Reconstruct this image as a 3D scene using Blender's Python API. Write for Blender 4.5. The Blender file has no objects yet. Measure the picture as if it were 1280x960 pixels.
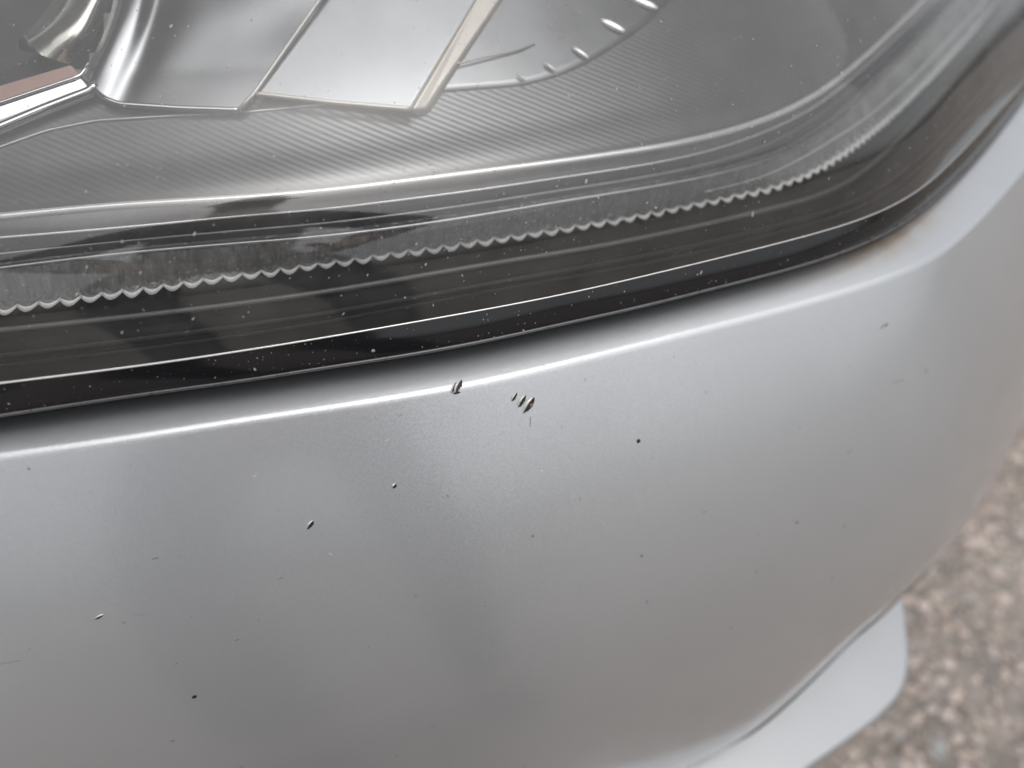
import bpy, bmesh, math, random
import numpy as np
from mathutils import Vector

R = math.radians
random.seed(7)
rng = np.random.default_rng(11)
scene = bpy.context.scene
COL = scene.collection

# ------------------------------------------------------------------ camera
ZC = 0.620                 # height of the bumper crease above the ground (m)
CAM_H = 0.161              # camera above the crease
PITCH = R(40)
FPX = 957.0                # focal length in pixels of the 1280 px wide photograph
cam_d = bpy.data.cameras.new('camera')
cam = bpy.data.objects.new('camera', cam_d)
COL.objects.link(cam)
cam.location = (0, 0, ZC + CAM_H)
cam.rotation_euler = (math.pi / 2 - PITCH, 0, 0)
cam_d.sensor_width = 36
cam_d.lens = 36 * FPX / 1280
cam_d.clip_start = 0.01
cam_d.clip_end = 200
cam_d.dof.use_dof = True
cam_d.dof.focus_distance = 0.248
cam_d.dof.aperture_fstop = 5.0
scene.camera = cam

# ------------------------------------------------------------------ light
SUN_EL, SUN_ROT = R(72), R(150)
world = bpy.data.worlds.new('World')
scene.world = world
world.use_nodes = True
wn, wl = world.node_tree.nodes, world.node_tree.links
wn.clear()
sky = wn.new('ShaderNodeTexSky'); sky.sky_type = 'NISHITA'; sky.sun_disc = False
sky.sun_elevation = SUN_EL; sky.sun_rotation = SUN_ROT
sky.air_density = 1.0; sky.dust_density = 4.0; sky.ozone_density = 1.0
hs = wn.new('ShaderNodeHueSaturation'); hs.inputs['Saturation'].default_value = 0.20
bg = wn.new('ShaderNodeBackground'); bg.inputs['Strength'].default_value = 0.14
wo = wn.new('ShaderNodeOutputWorld')
wl.new(sky.outputs[0], hs.inputs['Color']); wl.new(hs.outputs[0], bg.inputs['Color']); wl.new(bg.outputs[0], wo.inputs[0])

sun_d = bpy.data.lights.new('sun', 'SUN')
sun_d.energy = 0.6; sun_d.angle = R(100); sun_d.color = (1.0, 0.965, 0.92)
sun = bpy.data.objects.new('sun', sun_d)
COL.objects.link(sun)
sd = Vector((math.sin(SUN_ROT) * math.cos(SUN_EL), math.cos(SUN_ROT) * math.cos(SUN_EL), math.sin(SUN_EL)))
sun.rotation_euler = sd.to_track_quat('Z', 'Y').to_euler()
sun.location = sd * 5

vs = scene.view_settings
vs.view_transform = 'Standard'; vs.look = 'None'; vs.gamma = 1; vs.use_curve_mapping = False
vs.exposure = 0.36
scene.cycles.transparent_max_bounces = 24
scene.cycles.max_bounces = 10
scene.cycles.sample_clamp_indirect = 6

# ------------------------------------------------------------------ projection helpers (survey of the photograph)
CP = np.array([0, 0, ZC + CAM_H])
FWD = np.array([0, math.cos(PITCH), -math.sin(PITCH)])
UPV = np.array([0, math.sin(PITCH), math.cos(PITCH)])

def ray(px, py):
    u = (px - 640) / FPX; v = (480 - py) / FPX
    return FWD + np.array([u, 0, 0]) + v * UPV

def PZ(px, py, dz):                       # point of a sight line at height dz above the crease
    r = ray(px, py)
    return CP + r * ((ZC + dz - CP[2]) / r[2])

def PY(px, py, y):                        # point of a sight line at depth y
    r = ray(px, py)
    return CP + r * (y / r[1])

def dens(pts, n=240):                     # smooth curve through control points (Catmull-Rom)
    p = np.array(pts, float)
    p = np.vstack([2 * p[0] - p[1], p, 2 * p[-1] - p[-2]])
    d = np.sqrt(np.linalg.norm(np.diff(p, axis=0), axis=1)); t = np.concatenate([[0], np.cumsum(d)])
    out = []
    m = len(p) - 3
    per = max(2, n // m)
    for i in range(m):
        t0, t1, t2, t3 = t[i:i + 4]; p0, p1, p2, p3 = p[i:i + 4]
        for k in range(per):
            s = t1 + (t2 - t1) * k / per
            a1 = (t1 - s) / (t1 - t0) * p0 + (s - t0) / (t1 - t0) * p1
            a2 = (t2 - s) / (t2 - t1) * p1 + (s - t1) / (t2 - t1) * p2
            a3 = (t3 - s) / (t3 - t2) * p2 + (s - t2) / (t3 - t2) * p3
            b1 = (t2 - s) / (t2 - t0) * a1 + (s - t0) / (t2 - t0) * a2
            b2 = (t3 - s) / (t3 - t1) * a2 + (s - t1) / (t3 - t1) * a3
            out.append((t2 - s) / (t2 - t1) * b1 + (s - t1) / (t2 - t1) * b2)
    out.append(p[-2])
    return np.array(out)

def resample(p, n):
    d = np.concatenate([[0], np.cumsum(np.linalg.norm(np.diff(p, axis=0), axis=1))])
    s = np.linspace(0, d[-1], n)
    return np.stack([np.interp(s, d, p[:, k]) for k in range(p.shape[1])], 1)

def smooth(p, it):
    p = p.copy()
    for _ in range(it):
        p[1:-1] = 0.25 * p[:-2] + 0.5 * p[1:-1] + 0.25 * p[2:]
    return p

def curve(pix, dz, n=200, ext0=0.16, ext1=0.12, bend=0.0, sm=14):
    """3D curve from picture points at height dz (number or (start, end)); goes on past the frame at both ends."""
    q = dens(pix)
    if isinstance(dz, tuple):
        w = np.linspace(0, 1, len(q)); zz = dz[0] + (dz[1] - dz[0]) * w
    else:
        zz = np.full(len(q), dz)
    p = np.array([PZ(a[0], a[1], z) for a, z in zip(q, zz)])
    p = smooth(resample(p, 160), sm)
    if ext0:
        t = p[0] - p[6]; t[2] = 0; t /= np.linalg.norm(t)
        p = np.vstack([[p[0] + t * ext0 * k / 20 for k in range(20, 0, -1)], p])
    if ext1:
        t = p[-1] - p[-7]; t[2] = 0; t /= np.linalg.norm(t)
        side = np.array([-t[1], t[0], 0])
        p = np.vstack([p, [p[-1] + t * ext1 * k / 20 + side * bend * (k / 20) ** 2 for k in range(1, 21)]])
    return resample(p, n)

# ------------------------------------------------------------------ mesh helpers
def mesh_obj(name, verts, faces, mats, parent=None, smooth_=True, uv=None, midx=None, cols=None):
    me = bpy.data.meshes.new(name)
    me.from_pydata([tuple(v) for v in verts], [], [tuple(f) for f in faces])
    if not isinstance(mats, (list, tuple)):
        mats = [mats]
    for m in mats:
        me.materials.append(m)
    if midx is not None:
        me.polygons.foreach_set('material_index', list(midx))
    if smooth_:
        me.polygons.foreach_set('use_smooth', [True] * len(me.polygons))
    if uv is not None:
        l = me.uv_layers.new(name='UVMap')
        vi = np.zeros(len(me.loops), int); me.loops.foreach_get('vertex_index', vi)
        l.data.foreach_set('uv', np.asarray(uv, float)[vi].ravel())
    if cols is not None:
        for key, arr in cols.items():
            a = me.attributes.new(key, 'FLOAT', 'POINT'); a.data.foreach_set('value', np.asarray(arr, float))
    me.update()
    o = bpy.data.objects.new(name, me)
    COL.objects.link(o)
    o.parent = parent
    return o

def fix_normals(o):
    bm = bmesh.new(); bm.from_mesh(o.data)
    bmesh.ops.recalc_face_normals(bm, faces=bm.faces)
    bm.to_mesh(o.data); bm.free()
    return o

def loft(name, rows, mat, parent, smooth_=True, closed=False, uvscale=None, thick=0, cols=None, sharp=None):
    rows = [np.asarray(r) for r in rows]
    n = len(rows[0]); m = len(rows)
    V = np.vstack(rows)
    F = []
    for i in range(m - 1 + (1 if closed else 0)):
        a = i * n; b = ((i + 1) % m) * n
        for k in range(n - 1):
            F.append((a + k, a + k + 1, b + k + 1, b + k))
    uv = None
    if uvscale:
        base = rows[0]; du = np.concatenate([[0], np.cumsum(np.linalg.norm(np.diff(base, axis=0), axis=1))])
        vv = np.zeros(n); uv = []
        for i in range(m):
            if i: vv = vv + np.linalg.norm(rows[i] - rows[i - 1], axis=1)
            uv.append(np.stack([du * uvscale, vv * uvscale], 1))
        uv = np.vstack(uv)
    o = mesh_obj(name, V, F, mat, parent, smooth_, uv, cols=cols)
    if sharp is not None:
        e = o.modifiers.new('split', 'EDGE_SPLIT'); e.split_angle = R(sharp)
    if thick:
        s = o.modifiers.new('thick', 'SOLIDIFY'); s.thickness = thick; s.offset = -1
    return o

def tube(name, path, r, mat, parent, seg=8, taper=None):
    p = np.asarray(path, float); n = len(p)
    T = np.gradient(p, axis=0); T /= np.linalg.norm(T, axis=1)[:, None]
    up = np.array([0, 0, 1.0]); V = []; F = []
    for i in range(n):
        s = np.cross(T[i], up); s /= max(1e-9, np.linalg.norm(s)); w = np.cross(s, T[i])
        rr = r * (taper(i / (n - 1)) if taper else 1)
        for k in range(seg):
            a = 2 * math.pi * k / seg
            V.append(p[i] + rr * (math.cos(a) * s + math.sin(a) * w))
    for i in range(n - 1):
        for k in range(seg):
            F.append((i * seg + k, i * seg + (k + 1) % seg, (i + 1) * seg + (k + 1) % seg, (i + 1) * seg + k))
    F.append(tuple(range(seg - 1, -1, -1))); F.append(tuple(range((n - 1) * seg, n * seg)))
    return mesh_obj(name, V, F, mat, parent)

def slab(name, pts, off, mat, parent, bevel=0.0006, side=None):
    """solid plate: front outline pts (3D) pushed back by the vector off; side = second material for its walls."""
    pts = [np.asarray(p, float) for p in pts]; off = np.asarray(off, float); n = len(pts)
    V = pts + [p + off for p in pts]
    F = [tuple(range(n)), tuple(range(2 * n - 1, n - 1, -1))]
    F += [(i, (i + 1) % n, n + (i + 1) % n, n + i) for i in range(n)]
    mi = [0, 0] + [1 if side else 0] * n
    o = mesh_obj(name, V, F, [mat] + ([side] if side else []), parent, False, midx=mi)
    fix_normals(o)
    b = o.modifiers.new('bevel', 'BEVEL'); b.width = bevel; b.segments = 3; b.limit_method = 'ANGLE'; b.angle_limit = R(25)
    b.harden_normals = False
    return o

# ------------------------------------------------------------------ materials
def new_mat(name):
    m = bpy.data.materials.new(name); m.use_nodes = True
    return m, m.node_tree.nodes, m.node_tree.links, m.node_tree.nodes['Principled BSDF']

def simple(name, col, rough=0.4, metal=0.0, var=0.15, scale=300, spec=0.5, bump=0.0, bscale=1500, coat=0.0):
    m, N, L, P = new_mat(name)
    P.inputs['Roughness'].default_value = rough; P.inputs['Metallic'].default_value = metal
    P.inputs['Specular IOR Level'].default_value = spec; P.inputs['Coat Weight'].default_value = coat
    tc = N.new('ShaderNodeTexCoord'); nz = N.new('ShaderNodeTexNoise')
    nz.inputs['Scale'].default_value = scale; nz.inputs['Detail'].default_value = 5
    L.new(tc.outputs['Object'], nz.inputs['Vector'])
    mx = N.new('ShaderNodeMix'); mx.data_type = 'RGBA'
    mx.inputs['A'].default_value = (*[c * (1 - var) for c in col], 1); mx.inputs['B'].default_value = (*[min(1, c * (1 + var)) for c in col], 1)
    L.new(nz.outputs['Fac'], mx.inputs['Factor']); L.new(mx.outputs['Result'], P.inputs['Base Color'])
    rr = N.new('ShaderNodeMapRange'); rr.inputs['To Min'].default_value = rough * 0.8; rr.inputs['To Max'].default_value = min(1, rough * 1.25)
    L.new(nz.outputs['Fac'], rr.inputs['Value']); L.new(rr.outputs[0], P.inputs['Roughness'])
    if bump:
        nb = N.new('ShaderNodeTexNoise'); nb.inputs['Scale'].default_value = bscale; nb.inputs['Detail'].default_value = 3
        L.new(tc.outputs['Object'], nb.inputs['Vector'])
        b = N.new('ShaderNodeBump'); b.inputs['Strength'].default_value = bump; b.inputs['Distance'].default_value = 0.0005
        L.new(nb.outputs['Fac'], b.inputs['Height']); L.new(b.outputs[0], P.inputs['Normal'])
    return m

def paint_mat(name='silver_paint', stains=True, tone=1.0):
    m, N, L, P = new_mat(name)
    P.inputs['Metallic'].default_value = 0.74; P.inputs['Roughness'].default_value = 0.43
    P.inputs['Coat Weight'].default_value = 1.0; P.inputs['Coat Roughness'].default_value = 0.15; P.inputs['Coat IOR'].default_value = 1.65
    tc = N.new('ShaderNodeTexCoord')
    vo = N.new('ShaderNodeTexVoronoi'); vo.inputs['Scale'].default_value = 3000
    L.new(tc.outputs['Object'], vo.inputs['Vector'])
    sub = N.new('ShaderNodeVectorMath'); sub.operation = 'SUBTRACT'; sub.inputs[1].default_value = (.5, .5, .5)
    L.new(vo.outputs['Color'], sub.inputs[0])
    sc = N.new('ShaderNodeVectorMath'); sc.operation = 'SCALE'; sc.inputs['Scale'].default_value = 0.085
    L.new(sub.outputs[0], sc.inputs[0])
    ge = N.new('ShaderNodeNewGeometry')
    ad = N.new('ShaderNodeVectorMath'); ad.operation = 'ADD'
    L.new(ge.outputs['Normal'], ad.inputs[0]); L.new(sc.outputs[0], ad.inputs[1])
    no = N.new('ShaderNodeVectorMath'); no.operation = 'NORMALIZE'; L.new(ad.outputs[0], no.inputs[0])
    L.new(no.outputs[0], P.inputs['Normal'])
    # base colour: silver with very slight large blotches and fine grain
    nz = N.new('ShaderNodeTexNoise'); nz.inputs['Scale'].default_value = 22; nz.inputs['Detail'].default_value = 6
    L.new(tc.outputs['Object'], nz.inputs['Vector'])
    mx = N.new('ShaderNodeMix'); mx.data_type = 'RGBA'
    mx.inputs['A'].default_value = (.50 * tone, .513 * tone, .526 * tone, 1); mx.inputs['B'].default_value = (.56 * tone, .574 * tone, .588 * tone, 1)
    L.new(nz.outputs['Fac'], mx.inputs['Factor'])
    base = mx.outputs['Result']
    # small dark specks of road dirt
    v2 = N.new('ShaderNodeTexVoronoi'); v2.inputs['Scale'].default_value = 150; v2.inputs['Randomness'].default_value = 1
    wv = N.new('ShaderNodeTexNoise'); wv.inputs['Scale'].default_value = 400
    L.new(tc.outputs['Object'], wv.inputs['Vector'])
    av = N.new('ShaderNodeMixRGB'); av.blend_type = 'ADD'; av.inputs[0].default_value = 0.004
    L.new(tc.outputs['Object'], av.inputs[1]); L.new(wv.outputs['Color'], av.inputs[2]); L.new(av.outputs[0], v2.inputs['Vector'])
    sep = N.new('ShaderNodeSeparateColor'); L.new(v2.outputs['Color'], sep.inputs[0])
    rad = N.new('ShaderNodeMapRange'); rad.inputs['From Min'].default_value = 0.62; rad.inputs['To Min'].default_value = 0; rad.inputs['To Max'].default_value = 0.13
    L.new(sep.outputs[0], rad.inputs['Value'])
    lt = N.new('ShaderNodeMath'); lt.operation = 'SUBTRACT'; L.new(rad.outputs[0], lt.inputs[0]); L.new(v2.outputs['Distance'], lt.inputs[1])
    st = N.new('ShaderNodeMapRange'); st.inputs['From Max'].default_value = 0.03; st.inputs['To Max'].default_value = 0.30
    L.new(lt.outputs[0], st.inputs['Value'])
    m2 = N.new('ShaderNodeMix'); m2.data_type = 'RGBA'; m2.inputs['B'].default_value = (.09, .085, .08, 1)
    L.new(st.outputs[0], m2.inputs['Factor']); L.new(base, m2.inputs['A'])
    base = m2.outputs['Result']
    if stains:   # brown silt gathered along the lamp gap at the corner, with its own ragged shape
        at = N.new('ShaderNodeAttribute'); at.attribute_name = 'silt'
        sn = N.new('ShaderNodeTexNoise'); sn.inputs['Scale'].default_value = 70; sn.inputs['Detail'].default_value = 6
        L.new(tc.outputs['Object'], sn.inputs['Vector'])
        sm_ = N.new('ShaderNodeMapRange'); sm_.inputs['From Min'].default_value = .3; sm_.inputs['From Max'].default_value = .7
        sm_.inputs['To Min'].default_value = .35; sm_.inputs['To Max'].default_value = 1.15
        L.new(sn.outputs['Fac'], sm_.inputs['Value'])
        mu = N.new('ShaderNodeMath'); mu.operation = 'MULTIPLY'; mu.use_clamp = True
        L.new(at.outputs['Fac'], mu.inputs[0]); L.new(sm_.outputs[0], mu.inputs[1])
        m3 = N.new('ShaderNodeMix'); m3.data_type = 'RGBA'; m3.inputs['B'].default_value = (.25, .185, .125, 1)
        L.new(mu.outputs[0], m3.inputs['Factor']); L.new(base, m3.inputs['A'])
        base = m3.outputs['Result']
        mm = N.new('ShaderNodeMath'); mm.operation = 'MULTIPLY_ADD'; mm.inputs[1].default_value = -0.7; mm.inputs[2].default_value = 0.74
        L.new(mu.outputs[0], mm.inputs[0]); L.new(mm.outputs[0], P.inputs['Metallic'])
    L.new(base, P.inputs['Base Color'])
    return m

def clear_mat(name, tint=(.97, .97, .97), ior=1.55, rough=0.03, milk=0.0, milk_col=(.8, .8, .8), wave=None):
    """clear plastic sheet: lets the light straight through and mirrors by Fresnel, with a little milky scatter"""
    m = bpy.data.materials.new(name); m.use_nodes = True
    N, L = m.node_tree.nodes, m.node_tree.links
    N.clear()
    tr = N.new('ShaderNodeBsdfTransparent'); tr.inputs['Color'].default_value = (*tint, 1)
    gl = N.new('ShaderNodeBsdfGlossy'); gl.inputs['Roughness'].default_value = rough
    fr = N.new('ShaderNodeFresnel'); fr.inputs['IOR'].default_value = ior
    mx = N.new('ShaderNodeMixShader')
    L.new(fr.outputs[0], mx.inputs[0]); L.new(tr.outputs[0], mx.inputs[1]); L.new(gl.outputs[0], mx.inputs[2])
    out = N.new('ShaderNodeOutputMaterial')
    tc = N.new('ShaderNodeTexCoord')
    di = N.new('ShaderNodeBsdfDiffuse'); di.inputs['Color'].default_value = (*milk_col, 1)
    m2 = N.new('ShaderNodeMixShader')
    nz = N.new('ShaderNodeTexNoise'); nz.inputs['Scale'].default_value = 60; nz.inputs['Detail'].default_value = 8; nz.inputs['Roughness'].default_value = .7
    L.new(tc.outputs['Object'], nz.inputs['Vector'])
    mr = N.new('ShaderNodeMapRange'); mr.inputs['From Min'].default_value = .25; mr.inputs['From Max'].default_value = .8
    mr.inputs['To Min'].default_value = milk * 0.4; mr.inputs['To Max'].default_value = milk * 1.8
    L.new(nz.outputs['Fac'], mr.inputs['Value'])
    L.new(mr.outputs[0], m2.inputs[0]); L.new(mx.outputs[0], m2.inputs[1]); L.new(di.outputs[0], m2.inputs[2])
    if wave:
        wt = N.new('ShaderNodeTexNoise'); wt.inputs['Scale'].default_value = wave; wt.inputs['Detail'].default_value = 2
        L.new(tc.outputs['Object'], wt.inputs['Vector'])
        b = N.new('ShaderNodeBump'); b.inputs['Strength'].default_value = .5; b.inputs['Distance'].default_value = 0.0006
        L.new(wt.outputs['Fac'], b.inputs['Height']); L.new(b.outputs[0], gl.inputs['Normal'])
    L.new(m2.outputs[0], out.inputs[0])
    return m

def bezel_mat():
    m, N, L, P = new_mat('ribbed_bezel')
    P.inputs['Metallic'].default_value = 0.85; P.inputs['Roughness'].default_value = 0.30
    uv = N.new('ShaderNodeUVMap'); uv.uv_map = 'UVMap'
    mp = N.new('ShaderNodeMapping'); mp.inputs['Rotation'].default_value = (0, 0, R(-58))
    L.new(uv.outputs[0], mp.inputs['Vector'])
    w = N.new('ShaderNodeTexWave'); w.wave_type = 'BANDS'; w.bands_direction = 'X'; w.inputs['Scale'].default_value = 1.4
    w.inputs['Distortion'].default_value = 0
    L.new(mp.outputs[0], w.inputs['Vector'])
    b = N.new('ShaderNodeBump'); b.inputs['Strength'].default_value = 0.085; b.inputs['Distance'].default_value = 0.0007
    L.new(w.outputs['Fac'], b.inputs['Height']); L.new(b.outputs[0], P.inputs['Normal'])
    tc = N.new('ShaderNodeTexCoord'); nz = N.new('ShaderNodeTexNoise'); nz.inputs['Scale'].default_value = 30; nz.inputs['Detail'].default_value = 5
    L.new(tc.outputs['Object'], nz.inputs['Vector'])
    mx = N.new('ShaderNodeMix'); mx.data_type = 'RGBA'; mx.inputs['A'].default_value = (.20, .206, .212, 1); mx.inputs['B'].default_value = (.255, .262, .27, 1)
    L.new(nz.outputs['Fac'], mx.inputs['Factor']); L.new(mx.outputs['Result'], P.inputs['Base Color'])
    return m

M_PAINT = paint_mat()
M_LIP = paint_mat('lip_paint_dimmed', False, .80)  # bumper's own silver, toned down to offset strong light on the lip
M_GAP_SHADE = simple('grey_gap_shade', (.075, .07, .066), .6, var=.3, scale=200)  # dark grey stands in for the shade of the gap above the lip
M_CHIP = simple('chipped_primer', (.012, .011, .010), .55, var=.5, scale=900, bump=.5)
M_SPECK = simple('dirt_speck', (.22, .215, .21), .7, var=.4, scale=900)
M_FLAKE = simple('lifted_paint_flake', (.62, .61, .58), .35, .5, var=.25, scale=1500)
M_RUST = simple('rust_fleck', (.22, .14, .075), .8, var=.4, scale=1800)
M_BLACK = simple('black_lamp_skirt', (.012, .012, .013), .10, var=.3, scale=80, spec=.5)
M_SHELF = simple('dark_lamp_plastic', (.018, .0175, .017), .38, var=.3, scale=120, bump=.12, bscale=1200)
M_RIDGE = simple('dark_ridge_plastic', (.17, .17, .172), .30, var=.2, scale=200)
M_CHANNEL = simple('grey_channel_plastic', (.12, .12, .124), .28, .5, var=.3, scale=160)
M_RIM = simple('satin_rim', (.50, .50, .505), .30, .85, var=.18, scale=160, bump=.15, bscale=700)
M_BEAD = simple('polished_bead', (.90, .895, .88), .25, .5, var=.06, scale=200)
M_CHROME = simple('chrome', (.62, .63, .64), .09, 1.0, var=.04, scale=60)
M_SATIN = simple('satin_chrome', (.47, .49, .51), .30, 1.0, var=.05, scale=50)
M_SATIN2 = simple('dull_satin_chrome', (.25, .26, .27), .24, 1.0, var=.10, scale=40)
M_CREAM = simple('cream_plastic_edge', (.74, .70, .64), .35, .5, var=.08, scale=120)
M_PINK = simple('copper_strip', (.66, .42, .36), .45, .3, var=.06, scale=200)
M_CAVE = simple('black_lamp_housing', (.010, .010, .010), .5, var=.3, scale=90)
M_SHROUD = simple('bulb_shroud', (.55, .55, .50), .16, .9, var=.25, scale=90, bump=.2, bscale=120)
M_BEZEL = bezel_mat()
M_LENS = clear_mat('clear_outer_lens', (.985, .985, .985), 1.85, .045, .056, (.50, .495, .485))
M_GUIDE = clear_mat('clear_light_guide', (.86, .87, .86), 1.55, .10, .24, (.62, .62, .60), wave=500)
M_TOOTH_LIGHT = simple('piped_light_white', (.95, .95, .94), .32, 0.0, var=.03, scale=500)  # plain white stands in for light carried through the clear guide
M_DUST = simple('dust_grain', (.33, .32, .30), .9, var=.25, scale=900)

# ------------------------------------------------------------------ survey curves
CREASE = [(0, 570), (150, 549), (300, 526), (450, 504), (600, 478), (750, 443), (900, 406), (1000, 380), (1100, 350), (1165, 322), (1205, 292), (1245, 252), (1280, 212)]
LENS_B = [(0, 520), (200, 490), (300, 477), (400, 461), (487, 448), (600, 428), (700, 406), (800, 384), (880, 364), (1000, 333), (1060, 313), (1111, 290), (1161, 255), (1220, 197), (1280, 122)]
LENS_G = [(0, 480), (200, 455), (300, 440), (400, 424), (600, 389), (700, 370), (880, 328), (1000, 298), (1060, 281), (1105, 264), (1150, 238), (1200, 192), (1280, 104)]
SCALL = [(0, 382), (100, 368), (200, 354), (300, 339), (400, 326), (500, 311), (600, 297), (700, 282), (800, 265), (900, 244), (960, 232), (1000, 218), (1050, 190), (1090, 160), (1130, 125), (1200, 52), (1245, 0)]
GUIDE_T = [(0, 335), (150, 317), (300, 304), (400, 296), (500, 284), (600, 269), (700, 252), (800, 236), (900, 217), (960, 200), (1000, 182), (1040, 155), (1090, 108), (1140, 60), (1198, 0)]
LINE_B = [(0, 297), (100, 289), (200, 280), (300, 270), (400, 262), (500, 250), (600, 237), (700, 222), (800, 207), (870, 193), (930, 175), (985, 152), (1035, 122), (1090, 76), (1130, 38), (1170, 0)]
RIM_A = [(0, 271), (60, 265), (150, 257), (300, 248), (400, 240), (500, 228), (600, 215), (700, 202), (770, 192), (850, 179), (920, 162), (980, 140), (1030, 112), (1080, 72), (1120, 35), (1156, 0)]

N = 220
crease = curve(CREASE, 0.0, N, .30, .25, bend=.05)
lens_b = curve(LENS_B, 0.010, N, .30, .25, bend=.05)
lens_g = curve(LENS_G, 0.020, N, .30, .25, bend=.05)
scall = curve(SCALL, 0.018, N, .30, .20, bend=.03)
guide_t = curve(GUIDE_T, 0.030, N, .30, .20, bend=.03)
line_b = curve(LINE_B, 0.036, N, .30, .20, bend=.03)
rim_a = curve(RIM_A, 0.043, N, .30, .20, bend=.03)

# ------------------------------------------------------------------ setting: ground
def ground_mat():
    m, Nn, L, P = new_mat('gravelly_ground')
    P.inputs['Roughness'].default_value = .95
    tc = Nn.new('ShaderNodeTexCoord')
    v = Nn.new('ShaderNodeTexVoronoi'); v.inputs['Scale'].default_value = 70
    L.new(tc.outputs['Object'], v.inputs['Vector'])
    nz = Nn.new('ShaderNodeTexNoise'); nz.inputs['Scale'].default_value = 6; nz.inputs['Detail'].default_value = 7
    L.new(tc.outputs['Object'], nz.inputs['Vector'])
    r = Nn.new('ShaderNodeValToRGB')
    r.color_ramp.elements[0].position = .3; r.color_ramp.elements[0].color = (.18, .158, .142, 1)
    r.color_ramp.elements[1].position = .75; r.color_ramp.elements[1].color = (.275, .242, .218, 1)
    L.new(nz.outputs['Fac'], r.inputs[0])
    mx = Nn.new('ShaderNodeMixRGB'); mx.blend_type = 'OVERLAY'; mx.inputs[0].default_value = .35
    L.new(r.outputs[0], mx.inputs[1])
    bw = Nn.new('ShaderNodeRGBToBW'); L.new(v.outputs['Color'], bw.inputs[0]); L.new(bw.outputs[0], mx.inputs[2])
    L.new(mx.outputs[0], P.inputs['Base Color'])
    b = Nn.new('ShaderNodeBump'); b.inputs['Strength'].default_value = .7; b.inputs['Distance'].default_value = .006
    L.new(v.outputs['Distance'], b.inputs['Height']); L.new(b.outputs[0], P.inputs['Normal'])
    return m
S = 40
g = mesh_obj('ground', [(-S, -S, 0), (S, -S, 0), (S, S, 0), (-S, S, 0)], [(0, 1, 2, 3)], ground_mat(), None, False)
g['kind'] = 'structure'; g['label'] = 'brown grey gritty ground below the bumper'

def gravel():
    m, Nn, L, P = new_mat('gravel_stone')
    P.inputs['Roughness'].default_value = .85
    at = Nn.new('ShaderNodeAttribute'); at.attribute_name = 'tone'
    r = Nn.new('ShaderNodeValToRGB')
    e = r.color_ramp.elements
    e[0].position = 0; e[0].color = (.29, .245, .21, 1); e[1].position = 1; e[1].color = (.66, .64, .62, 1)
    for pos, c in ((.3, (.40, .33, .28)), (.55, (.52, .44, .385)), (.75, (.57, .49, .45)), (.88, (.36, .38, .385)), (.95, (.52, .46, .45))):
        x = e.new(pos); x.color = (*c, 1)
    r.color_ramp.interpolation = 'LINEAR'
    L.new(at.outputs['Fac'], r.inputs[0]); L.new(r.outputs[0], P.inputs['Base Color'])
    bm = bmesh.new(); bmesh.ops.create_icosphere(bm, subdivisions=1, radius=1)
    bv = np.array([v.co for v in bm.verts]); bf = np.array([[v.index for v in f.verts] for f in bm.faces]); bm.free()
    n = 22000
    X = rng.uniform(0.05, 1.35, n); Y = rng.uniform(-.15, 1.35, n)
    sz = np.clip(rng.lognormal(math.log(.0032), .5, n), .0016, .012)
    nv = len(bv)
    V = np.repeat(bv[None], n, 0) * (1 + rng.normal(0, .16, (n, nv, 1)))
    V *= (sz[:, None] * np.stack([rng.uniform(.8, 1.3, n), rng.uniform(.7, 1.1, n), rng.uniform(.3, .5, n)], 1))[:, None, :]
    a = rng.uniform(0, 6.28, n); c, s_ = np.cos(a)[:, None], np.sin(a)[:, None]
    V = np.stack([V[..., 0] * c - V[..., 1] * s_, V[..., 0] * s_ + V[..., 1] * c, V[..., 2]], -1)
    V += np.stack([X, Y, sz * .12], 1)[:, None, :]
    F = (bf[None] + (np.arange(n) * nv)[:, None, None]).reshape(-1, 3)
    me = bpy.data.meshes.new('gravel')
    V = V.reshape(-1, 3)
    me.vertices.add(len(V)); me.vertices.foreach_set('co', V.ravel())
    me.loops.add(F.size); me.loops.foreach_set('vertex_index', F.ravel())
    me.polygons.add(len(F)); me.polygons.foreach_set('loop_start', np.arange(0, F.size, 3))
    me.polygons.foreach_set('use_smooth', np.ones(len(F), bool))
    t = np.clip(rng.beta(3.4, 3.0, n), 0, 1)
    at_ = me.attributes.new('tone', 'FLOAT', 'POINT'); at_.data.foreach_set('value', np.repeat(t, nv))
    me.materials.append(m); me.update(); me.validate()
    o = bpy.data.objects.new('gravel', me); COL.objects.link(o)
    o['kind'] = 'stuff'; o['label'] = 'fine brown and grey gravel lying on the ground'; o['category'] = 'gravel'
gravel()

# ------------------------------------------------------------------ the car
car = bpy.data.objects.new('parked_car', None); COL.objects.link(car)
car.location = (0, .6, 0)
bpy.context.view_layer.update()
CAR_OFF = np.array([0, .6, 0])
car['label'] = 'silver grey car corner with chipped bumper below a dusty clear headlight'
car['category'] = 'car'
_mesh_obj = mesh_obj
def mesh_obj(name, verts, faces, mats, parent=None, smooth_=True, uv=None, midx=None, cols=None):
    """parts keep world coordinates minus the car's base point"""
    v = np.asarray(verts, float)
    if parent is not None:
        v = v - CAR_OFF
    return _mesh_obj(name, v, faces, mats, parent, smooth_, uv, midx, cols)

def plan_normal(c):                     # outward (towards the viewer) horizontal normals of a curve
    t = np.gradient(c, axis=0); t[:, 2] = 0
    t = smooth(t, 10); t /= np.linalg.norm(t, axis=1)[:, None]
    return np.stack([t[:, 1], -t[:, 0], np.zeros(len(t))], 1)
OUT = plan_normal(crease)

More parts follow.
